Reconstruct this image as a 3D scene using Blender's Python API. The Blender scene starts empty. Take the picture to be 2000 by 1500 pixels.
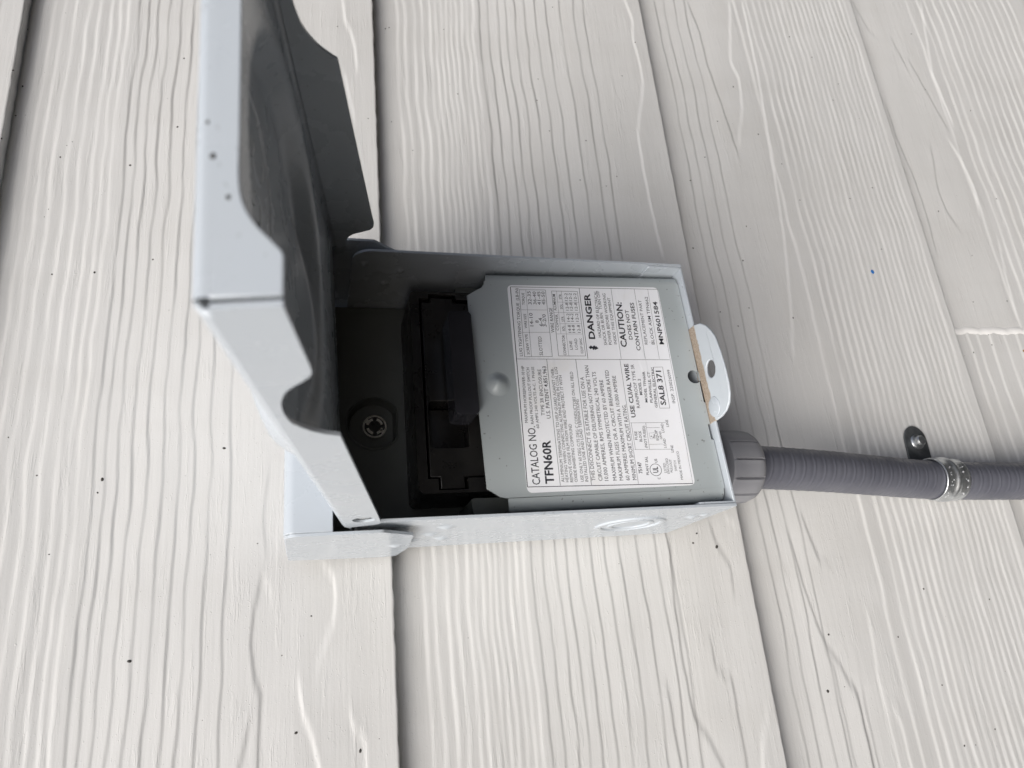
import bpy, bmesh, math, random
import numpy as np
from mathutils import Vector, Matrix, geometry

# ------------------------------------------------------------------ scene, camera, sky, sun
scene = bpy.context.scene
COL = scene.collection
MM = 0.001

def P(x, z, n):
    """millimetres: x to the right along the wall, z up, n out of the wall -> world"""
    return Vector((x * MM, -n * MM, z * MM))

cam_data = bpy.data.cameras.new("camera")
cam = bpy.data.objects.new("camera", cam_data)
COL.objects.link(cam)
RR = [[-0.09029423, -0.96412915, 0.24960333],
      [-0.93727991, -0.00246129, -0.34856893],
      [0.33667985, -0.26542195, -0.90343664]]
CP = (-51.741, 182.240, 366.045)
def wdir(v): return Vector((v[0], -v[2], v[1]))
right, down, fwd = (wdir(r) for r in RR)
m = Matrix.Identity(4)
for i in range(3):
    m[i][0] = right[i]; m[i][1] = -down[i]; m[i][2] = -fwd[i]
m.translation = P(*CP)
cam.matrix_world = m
cam_data.sensor_fit = 'HORIZONTAL'
cam_data.sensor_width = 36.0
cam_data.lens = 36.0 * 1455.467 / 2000.0
cam_data.clip_start = 0.01
cam_data.clip_end = 100.0
cam_data.dof.use_dof = True
cam_data.dof.focus_distance = 0.355
cam_data.dof.aperture_fstop = 17.0
scene.camera = cam

SUN = Vector((-0.49, -0.53, 0.69)).normalized()      # towards the light
world = bpy.data.worlds.new("World")
scene.world = world
world.use_nodes = True
wn = world.node_tree
bg = wn.nodes["Background"]
sky = wn.nodes.new("ShaderNodeTexSky")
sky.sky_type = 'NISHITA'
sky.sun_disc = False
sky.sun_elevation = math.asin(SUN.z)
sky.sun_rotation = math.atan2(SUN.x, SUN.y)
sky.air_density = 0.6
sky.dust_density = 5.0
sky.ozone_density = 1.0
wn.links.new(sky.outputs[0], bg.inputs[0])
bg.inputs[1].default_value = 0.05
sd = bpy.data.lights.new("sun", 'SUN')
sd.energy = 1.5
sd.angle = math.radians(50)
sd.color = (0.99, 1.0, 0.975)
so = bpy.data.objects.new("sun", sd)
COL.objects.link(so)
so.rotation_euler = SUN.to_track_quat('Z', 'Y').to_euler()
so.location = SUN * 3
scene.view_settings.view_transform = 'Standard'
scene.view_settings.look = 'None'
scene.view_settings.exposure = 1.13
scene.view_settings.gamma = 1.0

# ------------------------------------------------------------------ measured layout (mm)
DAT = {
 'T': [
  ["CATALOG NO.", 14.32, 85.63, 40.53, 85.33, 3.42, 0.3],
  ["TFN60R", 14.42, 79.53, 33.89, 79.15, 3.68, 1.6],
  ["MAXIMUM HORSEPOWER-10 HP", 42.19, 88.38, 69.11, 87.47, 1.32, 0],
  ["RAIN PROOF PULLOUT SWITCH", 41.53, 85.73, 68.25, 85.17, 1.32, 0],
  ["60 AMPS 240 VOLTS A-C, 1 PHASE", 39.5, 83.49, 68.65, 82.93, 1.23, 0],
  ["TYPE 3R ENCLOSURE", 45.36, 80.24, 67.37, 79.73, 1.58, 0],
  ["U.S. PATENT 4,851,963", 43.9, 77.76, 68.81, 77.16, 1.75, 0.2],
  ["ALUMINIUM TERMINATIONS TO HELP GUARD AGAINST OVER-", 14.96, 74.75, 68.15, 73.63, 1.4, 0],
  ["HEATING WHEN CONNECTING ALUMINUM WIRE IN CU/AL LUG", 14.88, 72.83, 68.35, 71.98, 1.4, 0],
  ["REMOVE OXIDE FILM FROM WIRE AND PROTECT IT WITH", 14.79, 70.79, 64.35, 70.29, 1.4, 0],
  ["OXIDE INHIBITING COMPOUND", 14.78, 68.78, 41.07, 68.46, 1.4, 0],
  ["USE ONLY 60 DEG C/75 DEG C CONDUCTORS ON ALL FIELD", 14.77, 65.98, 66.05, 64.79, 1.4, 0],
  ["INSTALLED LINE AND LOAD TERMINATIONS", 14.68, 63.92, 52.68, 63.69, 1.4, 0],
  ["THIS DISCONNECT IS SUITABLE FOR USE ON A", 14.92, 60.67, 63.39, 59.87, 1.75, 0],
  ["CIRCUIT CAPABLE OF DELIVERING NOT MORE THAN", 14.78, 57.43, 69.06, 56.91, 1.75, 0],
  ["10,000 AMPERES, RMS SYMMETRICAL 240 VOLTS", 14.66, 54.68, 65.85, 53.77, 1.75, 0],
  ["MAXIMUM WHEN PROTECTED BY 60 AMPERE", 14.68, 50.78, 61.81, 50.83, 1.75, 0],
  ["MAXIMUM FUSES OR A CIRCUIT BREAKER RATED", 14.55, 47.81, 66.64, 47.4, 1.75, 0],
  ["60 AMPERES MAXIMUM WITH A 10,000 AMPERE", 14.42, 44.75, 63.84, 44.28, 1.75, 0],
  ["MINIMUM SHORT CIRCUIT RATING.", 14.48, 41.52, 49.69, 41.36, 1.84, 0],
  ["USE CU/AL WIRE", 43.43, 37.49, 69.76, 37.23, 2.02, 1.2],
  ["RAINPROOF TYPE 3R", 47.89, 34.62, 69.44, 34.42, 1.58, -0.1],
  ["MODEL 2", 54.18, 32.44, 62.13, 32.24, 1.32, 0.8],
  ["MODEL TFN60R", 50.51, 30.41, 65.82, 29.43, 1.23, 0.7],
  ["PLAINVILLE, CT", 50.33, 27.99, 65.58, 27.02, 1.23, 0.7],
  ["GENERAL ELECTRIC", 47.79, 26.0, 67.93, 24.7, 1.23, 0.6],
  ["SAL8 371", 49.03, 21.53, 66.17, 21.31, 2.54, 1.2],
  ["INSP. 220026099", 49.9, 16.67, 66.55, 16.64, 1.49, -0.1],
  ["FUSE", 32.81, 38.24, 36.74, 37.92, 1.23, 0.3],
  ["BLOCK", 31.86, 36.13, 36.97, 35.93, 1.23, 0.3],
  ["(NOT FUSED)", 28.96, 34.0, 39.26, 33.7, 1.23, 0.4],
  ["EQUIP", 32.28, 27.89, 37.15, 28.12, 1.23, 0.2],
  ["GRND", 32.72, 26.23, 36.48, 26.22, 1.05, -0.1],
  ["LOAD", 35.83, 24.65, 40.12, 24.55, 1.23, 0],
  ["LOAD", 28.65, 24.84, 32.91, 24.65, 1.23, 0],
  ["LINE", 38.53, 21.95, 41.9, 21.91, 1.23, 0],
  ["LINE", 26.38, 21.68, 29.74, 21.51, 1.23, 0],
  ["75147", 17.32, 38.32, 22.5, 38.23, 1.67, 0.9],
  ["PLANT SAL", 16.46, 35.33, 24.93, 34.77, 1.23, 0.4],
  ["UL", 17.32, 30.7, 20.05, 30.65, 2.46, 1.2],
  ["C", 14.3, 30.26, 15.15, 30.2, 1.23, 0.8],
  ["US", 22.01, 30.32, 23.71, 30.45, 1.23, 0.8],
  ["LISTED", 17.15, 26.74, 21.67, 26.66, 1.14, -0.1],
  ["ENCLOSED", 16.71, 25.33, 23.79, 25.18, 1.14, -0.1],
  ["PULLOUT", 17.23, 23.71, 23.14, 23.5, 1.14, -0.1],
  ["SWITCH", 17.73, 21.55, 22.54, 21.4, 1.14, -0.1],
  ["MADE IN MEXICO", 13.72, 19.36, 26.86, 19.29, 1.14, -0.1],
  ["LUG TIGHTENING TORQUE  (LB-IN)", 73.92, 87.6, 108.49, 86.49, 1.4, 0],
  ["SCREW TYPE", 74.74, 84.19, 84.88, 84.3, 1.23, 0.2],
  ["WIRE SIZE", 87.78, 84.13, 95.19, 83.96, 1.14, 0.2],
  ["TORQUE", 99.82, 84.03, 106.06, 83.75, 1.23, 0.2],
  ["SLOTTED", 74.29, 78.02, 83.69, 77.82, 1.58, 0],
  ["14-10", 88.87, 80.96, 95.66, 80.83, 1.67, 0],
  ["8", 90.63, 78.31, 91.81, 78.27, 1.58, 0],
  ["6-4", 88.89, 76.44, 93.14, 76.48, 1.67, 0],
  ["3-2/0", 88.68, 74.69, 95.05, 74.53, 1.67, 0],
  ["32-35", 100.08, 80.63, 107.01, 80.62, 1.67, 0],
  ["36-40", 100.11, 78.3, 106.83, 78.06, 1.58, 0],
  ["41-45", 99.91, 76.25, 106.87, 75.84, 1.58, 0],
  ["45-50", 99.94, 74.08, 106.9, 73.74, 1.58, 0],
  ["WIRE RANGE", 85.65, 71.19, 98.41, 70.91, 1.58, 0],
  ["CONNECTOR", 74.23, 66.79, 84.35, 66.49, 1.32, 0.2],
  ["COPPER", 86.74, 68.91, 95.1, 68.57, 1.23, 0],
  ["ALUMINUM", 97.01, 68.89, 105.62, 68.66, 1.23, 0.2],
  ["SOL.", 86.53, 65.94, 89.38, 66.1, 1.23, 0.3],
  ["STR", 91.36, 65.66, 94.01, 65.76, 1.23, 0.3],
  ["SOL", 97.8, 65.74, 100.48, 65.67, 1.23, 0.3],
  ["STR", 102.96, 65.68, 105.67, 65.57, 1.23, 0.3],
  ["LINE", 77.09, 63.35, 81.53, 63.3, 1.32, 0],
  ["LOAD", 77.08, 60.94, 82.62, 60.67, 1.32, 0],
  ["EQUIP GRNC", 75.18, 58.48, 82.84, 58.34, 1.14, 0],
  ["14-8", 85.67, 63.0, 89.61, 62.94, 1.4, 0],
  ["14-2", 91.38, 62.93, 95.59, 62.84, 1.4, 0],
  ["12-8", 97.16, 62.86, 101.19, 62.8, 1.4, 0],
  ["12-2", 102.09, 62.82, 106.26, 62.53, 1.4, 0],
  ["14-8", 85.67, 61.04, 89.62, 61.05, 1.4, 0],
  ["14-2", 91.39, 61.04, 95.61, 60.94, 1.4, 0],
  ["12-8", 97.18, 60.88, 101.22, 60.72, 1.4, 0],
  ["12-2", 102.12, 60.69, 106.3, 60.48, 1.4, 0],
  ["12-8", 85.68, 58.44, 89.64, 58.44, 1.4, 0],
  ["12-2", 91.41, 58.64, 95.63, 58.53, 1.4, 0],
  ["12-8", 97.2, 58.42, 101.25, 58.33, 1.4, 0],
  ["12-2", 102.15, 58.22, 106.33, 58.12, 1.4, 0],
  ["DANGER", 82.4, 51.79, 106.26, 51.34, 2.89, 1.8],
  ["HAZARD OF ELECTRICAL", 83.28, 48.58, 107.79, 47.59, 1.4, 0],
  ["SHOCK OR BURN.  TURN OFF", 79.34, 46.15, 107.72, 46.21, 1.49, 0],
  ["POWER BEFORE WORKING", 79.47, 43.8, 106.38, 43.35, 1.49, 0],
  ["INSIDE THIS EQUIPMENT", 79.77, 41.2, 104.21, 41.25, 1.4, 0],
  ["CAUTION:", 78.23, 36.41, 101.76, 35.79, 2.89, 1.4],
  ["DOES NOT", 82.19, 33.01, 97.68, 32.81, 1.75, 0.8],
  ["CONTAIN FUSES", 76.46, 29.8, 101.7, 29.47, 1.93, 0.9],
  ["REPLACEMENT PART", 79.66, 25.68, 103.04, 25.36, 1.49, -0.1],
  ["BLOCK ASM TFN662", 79.66, 22.1, 104.95, 21.66, 1.58, 0.1],
  ["MNP601584", 79.65, 17.36, 102.32, 17.21, 2.19, 1.2],
 ],
 'LN': [
  [0.34, [109.19, 90.14], [13.54, 91.45]],
  [0.3, [13.54, 91.45], [11.7, 15.04]],
  [0.22, [109.19, 90.14], [109.16, 15.84]],
  [0.12, [109.16, 15.84], [11.7, 15.04]],
  [0.18, [72.55, 90.53], [71.65, 15.88]],
  [0.22, [109.25, 56.26], [72.47, 56.63]],
  [0.14, [109.3, 40.05], [72.37, 40.24]],
  [0.14, [109.18, 28.04], [72.21, 28.19]],
  [0.12, [109.26, 20.96], [72.17, 21.04]],
  [0.18, [72.46, 76.47], [13.55, 76.83]],
  [0.2, [72.29, 62.58], [13.11, 62.76]],
  [0.14, [72.24, 40.94], [12.72, 40.99]],
  [0.17, [107.73, 86.03], [107.81, 73.22]],
  [0.17, [107.81, 73.22], [73.63, 73.62]],
  [0.17, [73.63, 73.62], [73.58, 86.75]],
  [0.17, [73.58, 86.75], [107.73, 86.03]],
  [0.12, [107.74, 82.84], [73.64, 83.5]],
  [0.12, [97.28, 86.01], [97.27, 73.54]],
  [0.12, [85.74, 86.44], [85.86, 73.56]],
  [0.17, [107.32, 70.24], [107.26, 57.37]],
  [0.17, [107.26, 57.37], [73.84, 57.53]],
  [0.17, [73.84, 57.53], [73.91, 70.61]],
  [0.17, [73.91, 70.61], [107.32, 70.24]],
  [0.1, [107.27, 67.8], [85.0, 68.2]],
  [0.1, [107.22, 65.39], [73.93, 65.68]],
  [0.1, [101.49, 68.04], [101.44, 57.46]],
  [0.1, [96.06, 70.34], [96.04, 57.5]],
  [0.1, [90.2, 68.09], [90.26, 57.6]],
  [0.1, [85.0, 70.35], [84.98, 57.64]],
  [0.14, [67.93, 25.0], [68.02, 20.13]],
  [0.14, [68.02, 20.13], [47.54, 19.96]],
  [0.14, [47.54, 19.96], [47.56, 24.97]],
  [0.14, [47.56, 24.97], [67.93, 25.0]],
  [0.12, [40.86, 40.5], [40.61, 23.19]],
  [0.12, [28.38, 40.37], [27.9, 22.79]],
  [0.1, [38.43, 33.21], [38.25, 26.55]],
  [0.1, [30.52, 33.04], [30.42, 26.28]],
  [0.12, [40.67, 33.06], [28.17, 33.13]],
  [0.12, [40.85, 40.09], [28.36, 39.96]],
  [0.08, [35.77, 32.18], [35.97, 29.65]],
  [0.08, [35.97, 29.65], [33.14, 29.58]],
  [0.08, [33.14, 29.58], [33.02, 32.09]],
  [0.08, [33.02, 32.09], [35.77, 32.18]],
 ],
 'bolt': [
  [78.14, 55.47],
  [79.22, 54.19],
  [78.36, 53.68],
  [79.22, 52.64],
  [78.35, 52.0],
  [79.05, 51.99],
  [77.61, 50.71],
  [76.75, 52.84],
  [77.49, 52.45],
  [76.75, 53.47],
  [77.75, 53.84],
  [77.19, 54.67],
 ],
 'ul': [18.65, 31.78],
 'dots': [[34.21, 31.4], [33.78, 30.55], [34.77, 29.85], [33.88, 30.0]],
 'lb': [[110.11, 91.7], [110.1, 15.59], [11.06, 13.91], [10.96, 91.71]],
 'G': {
  'A': [[332.85, -1, 1], [326.28, -1, 1], [321.52, -1, 1], [316.51, -1, 1], [310.61, -1, 1], [303.81, -1, 1], [298.01, -1, 1], [291.73, -1, 1], [287.14, -1, 1], [282.96, -1, 1], [276.76, 1, 1], [272.07, 1, 1], [266.89, 1, 1], [260.99, 1, 1], [254.58, 1, 1], [247.64, 1, 1], [240.63, 1, 1], [234.26, 1, 1], [226.63, 1, 1], [217.7, 1, 1]],
  'B': [[126.53, -1, 1], [121.57, -1, 1], [115.39, -1, 1], [110.36, -1, 1], [104.99, -1, 1], [101.08, -1, 1], [97.47, -1, 1], [94.13, -1, 1], [90.78, -1, 1], [87.42, -1, 1], [83.43, -1, 1], [79.72, -1, 1], [76.0, -1, 1], [71.63, 1, 1], [65.35, 1, 1], [58.39, 1, 1], [52.96, 1, 1], [46.52, 1, 1], [39.39, 1, 1], [31.52, 1, 1], [23.58, 1, 1], [13.54, 1, 1], [3.37, 1, 1], [-4.17, 1, 1]],
  'C': [[-65.58, 1, 1], [-72.73, 1, 1], [-81.19, 1, 1], [-89.75, 1, 1], [-132.16, -1, 1], [-142.59, -1, 1], [-148.71, -1, 1], [-154.52, -1, 1], [-159.68, -1, 1], [-164.52, -1, 1], [-169.39, -1, 1], [-174.29, -1, 1], [-178.86, -1, 1], [-183.46, -1, 1], [-188.08, -1, 1], [-192.72, -1, 1], [-197.03, -1, 1], [-201.35, -1, 1], [-205.7, -1, 1], [-210.07, -1, 1], [-214.46, -1, 1], [-218.87, -1, 1], [-223.3, -1, 1], [-227.76, -1, 1], [-231.86, -1, 1]],
  'D': [[-303.45, -1, 1], [-315.15, -1, 1], [-322.33, -1, 1], [-331.14, -1, 1], [-339.49, -1, 1], [-346.87, -1, 1], [-354.29, -1, 1], [-361.78, -1, 1], [-369.32, -1, 1], [-376.37, -1, 1], [-383.48, -1, 1], [-390.63, -1, 1], [-397.84, -1, 1], [-405.1, -1, 1], [-412.41, -1, 1]],
  'E': [[-256.13, -1, 1], [-264.05, -1, 1], [-274.26, -1, 1], [-286.85, -1, 1], [-297.78, -1, 1], [-309.29, -1, 1], [-320.95, -1, 1], [-332.75, -1, 1], [-344.69, -1, 1]],
 },
 'W': [
  ["A", -1, 1, [[-48.6, 177.16], [-32.6, 170.72], [-22.0, 169.0], [-11.1, 169.98], [-4.1, 175.95]]],
  ["A", -1, 1, [[-90.9, 176.76], [-76.8, 180.27], [-68.7, 183.83], [-54.8, 185.43]]],
  ["A", -1, 0.8, [[-83.3, 156.73], [-77.9, 161.83], [-68.9, 163.76]]],
  ["A", 1, 1, [[-65.9, 201.86], [-60.2, 201.0], [-53.0, 204.15], [-39.9, 205.98], [-24.6, 205.36], [-8.0, 201.6]]],
  ["A", 1, 1, [[-87.4, 209.52], [-69.3, 205.21]]],
  ["A", 1, 0.6, [[1.8, 200.22], [18.6, 202.16], [41.7, 199.35]]],
  ["A", -1, 0.7, [[-18.9, 197.73], [-15.7, 198.31], [-9.0, 201.58]]],
  ["A", -1, 1, [[287.6, 153.64], [304.2, 153.86], [316.6, 156.37], [327.6, 160.04], [346.5, 161.44]]],
  ["A", -1, 0.6, [[249.9, 155.42], [262.8, 157.29], [286.5, 161.15]]],
  ["B", -1, 1, [[169.1, -30.54], [208.1, -28.46], [235.4, -27.86], [263.9, -28.57], [302.3, -38.7], [322.6, -39.26], [341.4, -37.46], [361.4, -39.89], [382.5, -36.16]]],
  ["B", 1, 0.8, [[-34.5, -36.55], [-18.6, -37.21], [-7.7, -31.8], [5.1, -29.44]]],
  ["B", 1, 0.8, [[-73.9, -26.59], [-73.9, -40.19], [-72.6, -22.71], [-68.8, -18.86], [-54.0, -18.74]]],
  ["B", 1, 1, [[-114.5, -14.02], [-102.1, -9.63], [-90.8, -2.93], [-65.5, -1.68], [-34.8, -2.18], [-2.5, -4.81]]],
  ["B", 1, 1, [[-111.8, 7.83], [-93.6, 8.38], [-73.0, 8.64]]],
  ["B", -1, 0.9, [[-117.0, -34.5], [-102.8, -37.77], [-90.9, -43.64]]],
  ["B", -1, 0.8, [[-0.9, -49.9], [2.4, -43.87], [7.6, -39.37]]],
  ["C", 1, 1, [[-21.7, -103.74], [-18.3, -97.54], [-9.2, -95.25], [8.3, -92.67]]],
  ["C", 1, 1, [[-88.2, -102.22], [-84.3, -98.81], [-76.0, -96.64], [-63.6, -89.88], [-50.4, -86.62], [-26.3, -83.74], [-1.5, -81.92]]],
  ["C", 1, 0.6, [[-73.8, -91.6], [-65.3, -88.28]]],
  ["C", 1, 0.7, [[-97.9, -101.64], [-85.4, -100.77]]],
  ["C", 1, 0.6, [[-100.0, -105.52], [-86.8, -106.05]]],
  ["C", -1, 0.6, [[-80.7, -117.15], [-62.4, -119.22], [-49.1, -119.66]]],
  ["C", -1, 0.7, [[-106.4, -124.15], [-99.1, -121.86]]],
  ["C", -1, 1, [[265.0, -107.32], [296.9, -117.19], [325.1, -120.46], [337.7, -116.28], [399.3, -128.43]]],
  ["C", 1, 1, [[256.9, -105.54], [299.1, -101.36], [334.8, -97.16], [363.7, -97.04], [392.8, -92.8]]],
  ["C", -1, 1, [[105.3, -111.21], [136.8, -117.4], [190.0, -125.21], [239.5, -129.8], [325.1, -136.32], [401.3, -139.2]]],
  ["D", 1, 0.8, [[352.5, -281.63], [385.7, -276.1]]],
  ["D", 1, 1, [[299.0, -300.25], [319.1, -295.78], [339.6, -291.22], [365.1, -285.8]]],
  ["D", -1, 1, [[304.3, -306.77], [355.7, -303.76], [433.9, -318.32]]],
  ["D", -1, 1, [[223.4, -301.93], [244.7, -305.46], [272.5, -302.13], [289.7, -296.91]]],
  ["D", 1, 1, [[209.5, -279.14], [223.3, -273.25], [243.9, -271.8], [283.3, -278.81]]],
  ["D", 1, 1.0, [[188.1, -252.27], [217.9, -254.13], [248.6, -253.84], [288.9, -249.67], [318.0, -250.1]]],
  ["D", 1, 0.7, [[385.9, -262.24], [394.8, -255.71], [421.4, -249.76]]],
  ["D", -1, 0.8, [[137.1, -303.1], [171.4, -306.09], [201.5, -311.35]]],
 ],
 'SP': [
  [286.8, 251.1, 0.65],
  [238.5, 251.9, 0.65],
  [255.1, 239.8, 0.65],
  [214.3, 308.0, 0.65],
  [211.5, 273.9, 0.65],
  [145.0, 304.7, 0.65],
  [146.3, 285.5, 0.65],
  [154.8, 259.0, 0.65],
  [125.7, 249.5, 0.3],
  [177.7, 311.6, 0.3],
  [182.2, 310.1, 0.3],
  [224.4, 303.2, 0.3],
  [222.0, 305.7, 0.3],
  [298.7, 333.1, 0.55],
  [262.2, 333.4, 0.55],
  [239.3, 331.9, 0.55],
  [218.1, 333.3, 0.55],
  [258.9, 330.9, 0.55],
  [52.5, 220.4, 0.75],
  [39.4, 272.7, 0.75],
  [-40.8, 255.3, 0.75],
  [-76.3, 186.3, 0.75],
  [-86.4, 159.3, 0.75],
  [42.4, 299.9, 0.45],
  [60.7, 313.6, 0.45],
  [-44.1, 192.7, 0.45],
  [-28.2, 180.0, 0.45],
  [33.3, 274.1, 0.45],
  [6.6, 291.0, 0.45],
  [6.1, 204.2, 0.45],
  [-0.8, -21.2, 0.6],
  [-5.8, -18.2, 0.6],
  [-58.6, -93.1, 0.6],
  [-63.5, -135.6, 0.6],
  [-39.3, -160.2, 0.6],
  [-48.3, -202.6, 0.6],
  [-90.4, -155.7, 0.6],
  [-121.2, -159.7, 0.6],
  [-115.5, -181.7, 0.6],
  [-8.7, -31.4, 0.9],
  [-86.6, -85.0, 0.9],
  [-121.6, -166.5, 0.4],
  [-85.4, -95.5, 0.4],
  [369.5, -172.6, 0.6],
  [351.1, -187.2, 0.6],
  [327.7, -203.9, 0.6],
  [311.4, -194.7, 0.6],
  [251.1, -137.8, 0.6],
  [284.3, -95.3, 0.6],
  [252.9, -79.5, 0.6],
  [233.1, -64.9, 0.6],
  [199.2, -99.2, 0.6],
  [181.2, -57.3, 0.6],
  [173.3, -91.3, 0.6],
  [135.9, -67.3, 0.6],
  [139.0, -88.0, 0.6],
  [126.3, -77.7, 0.6],
  [132.1, -117.5, 0.6],
  [221.8, -144.8, 0.6],
  [225.0, -185.1, 0.6],
  [235.3, -206.5, 0.6],
  [185.1, -198.9, 0.6],
  [275.5, -125.1, 0.6],
  [316.3, -114.2, 0.6],
  [395.3, -297.0, 0.6],
  [320.3, -328.4, 0.6],
  [338.0, -291.6, 0.6],
  [311.8, -246.0, 0.6],
  [271.3, -242.9, 0.6],
  [223.8, -265.8, 0.6],
  [187.3, -282.6, 0.6],
  [149.8, -270.2, 0.6],
  [111.1, -256.5, 0.6],
  [237.6, -322.8, 0.6],
  [151.0, -299.7, 0.6],
  [116.9, -273.9, 0.6],
  [124.6, -273.8, 0.6],
  [331.5, 134.0, 0.5],
  [332.7, 131.7, 0.5],
  [335.4, 96.1, 0.5],
  [283.3, 90.3, 0.5],
  [238.2, 120.6, 0.5],
  [300.8, 35.6, 0.5],
  [283.4, 38.1, 0.5],
  [259.2, 32.5, 0.5],
  [253.4, 8.7, 0.5],
  [222.8, 16.6, 0.5],
  [227.4, -8.8, 0.5],
  [219.5, -0.5, 0.5],
  [309.6, -24.5, 0.5],
  [340.0, -38.6, 0.5],
  [365.0, 18.5, 0.5],
  [321.1, 164.5, 0.5],
  [252.8, 147.5, 0.5],
  [258.5, 132.7, 0.5],
 ],
}


# ------------------------------------------------------------------ materials
class NT:
    def __init__(s, name):
        s.m = bpy.data.materials.new(name); s.m.use_nodes = True
        s.t = s.m.node_tree; s.b = s.t.nodes["Principled BSDF"]
        s.tc = s.t.nodes.new("ShaderNodeTexCoord")
    def n(s, typ, **kw):
        o = s.t.nodes.new(typ)
        for k, v in kw.items():
            if k in o.inputs: o.inputs[k].default_value = v
            else: setattr(o, k, v)
        return o
    def l(s, a, b): s.t.links.new(a, b)
    def map(s, scale):
        mp = s.n("ShaderNodeMapping"); mp.inputs['Scale'].default_value = scale
        s.l(s.tc.outputs['Object'], mp.inputs['Vector']); return mp.outputs[0]
    def noise(s, scale, detail=3, rough=.55, vec=None):
        nz = s.n("ShaderNodeTexNoise"); nz.inputs['Scale'].default_value = scale
        nz.inputs['Detail'].default_value = detail; nz.inputs['Roughness'].default_value = rough
        s.l(vec if vec is not None else s.tc.outputs['Object'], nz.inputs['Vector']); return nz.outputs['Fac']
    def ramp(s, fac, stops):
        r = s.n("ShaderNodeValToRGB")
        e = r.color_ramp.elements
        while len(e) < len(stops): e.new(.5)
        for el, (p, c) in zip(e, stops):
            el.position = p; el.color = (*c, 1) if len(c) == 3 else c
        s.l(fac, r.inputs[0]); return r.outputs[0]
    def mix(s, fac, a, b):
        x = s.n("ShaderNodeMix"); x.data_type = 'RGBA'
        if hasattr(fac, 'node'): s.l(fac, x.inputs[0])
        else: x.inputs[0].default_value = fac
        for v, i in ((a, 6), (b, 7)):
            if hasattr(v, 'node'): s.l(v, x.inputs[i])
            else: x.inputs[i].default_value = (*v, 1)
        return x.outputs[2]
    def bump(s, h, strength, dist, prev=None):
        b = s.n("ShaderNodeBump"); b.inputs['Strength'].default_value = strength
        b.inputs['Distance'].default_value = dist
        s.l(h, b.inputs['Height'])
        if prev is not None: s.l(prev, b.inputs['Normal'])
        return b.outputs[0]
    def set(s, **kw):
        for k, v in kw.items():
            k = k.replace('_', ' ')
            if hasattr(v, 'node'): s.l(v, s.b.inputs[k])
            else: s.b.inputs[k].default_value = (*v, 1) if isinstance(v, tuple) else v
        return s.m

def mat_siding():
    s = NT("siding_paint")
    big = s.noise(9, 3)
    c = s.ramp(big, [(.3, (.590, .585, .570)), (.7, (.625, .620, .606))])
    st = s.noise(60, 5, .6, s.map((.10, 1, 1)))
    dust = s.ramp(st, [(.55, (0, 0, 0)), (.8, (.16, .16, .16))])
    c = s.mix(dust, c, (.45, .43, .39))
    run = s.ramp(s.noise(26, 4, .6, s.map((1, 1, .14))), [(.50, (0, 0, 0)), (.85, (.20, .20, .20))])
    c = s.mix(run, c, (.46, .445, .41))
    blot = s.ramp(s.noise(14, 6, .68), [(.52, (0, 0, 0)), (.75, (.13, .13, .13))])
    c = s.mix(blot, c, (.50, .48, .44))
    fine = s.noise(900, 4, .6)
    fib = s.noise(420, 4, .6, s.map((.06, 1, 1)))
    b1 = s.bump(fine, .35, .00012)
    b2 = s.bump(fib, .5, .0003, b1)
    brk = s.noise(260, 5, .7, s.map((.11, 1, 1)))
    b3 = s.bump(s.ramp(brk, [(.56, (0, 0, 0)), (.70, (1, 1, 1))]), .45, .00022, b2)
    pit = s.noise(1300, 1, .5, s.map((.6, 1, 1)))
    b3 = s.bump(s.ramp(pit, [(.70, (0, 0, 0)), (.78, (1, 1, 1))]), .5, .0002, b3)
    r = s.ramp(s.noise(40), [(.3, (.42,) * 3), (.7, (.55,) * 3)])
    return s.set(Base_Color=c, Roughness=r, Normal=b3)

def mat_enamel(name, a, b, rough=.3, dirt=.5):
    s = NT(name)
    c = s.ramp(s.noise(22, 3), [(.3, a), (.7, b)])
    sp = s.noise(620, 1, .4)
    spk = s.ramp(sp, [(.735, (0, 0, 0)), (.76, (dirt,) * 3)])
    c = s.mix(spk, c, (.12, .11, .10))
    film = s.ramp(s.noise(70, 5, .65), [(.5, (0, 0, 0)), (1.0, (.10,) * 3)])
    c = s.mix(film, c, (.42, .40, .36))
    for sc in ((.05, 1, 1), (1, 1, .06)):
        q = s.ramp(s.noise(520, 2, .5, s.map(sc)), [(.77, (0, 0, 0)), (.81, (.06, .06, .06))])
        c = s.mix(q, c, (.62, .63, .63))
    peel = s.bump(s.noise(240, 2, .35), .05, .0003)
    r = s.ramp(s.noise(48, 4), [(.3, (rough - .02,) * 3), (.75, (rough + .05,) * 3)])
    return s.set(Base_Color=c, Roughness=r, Normal=peel, Specular_IOR_Level=.55)

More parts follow.
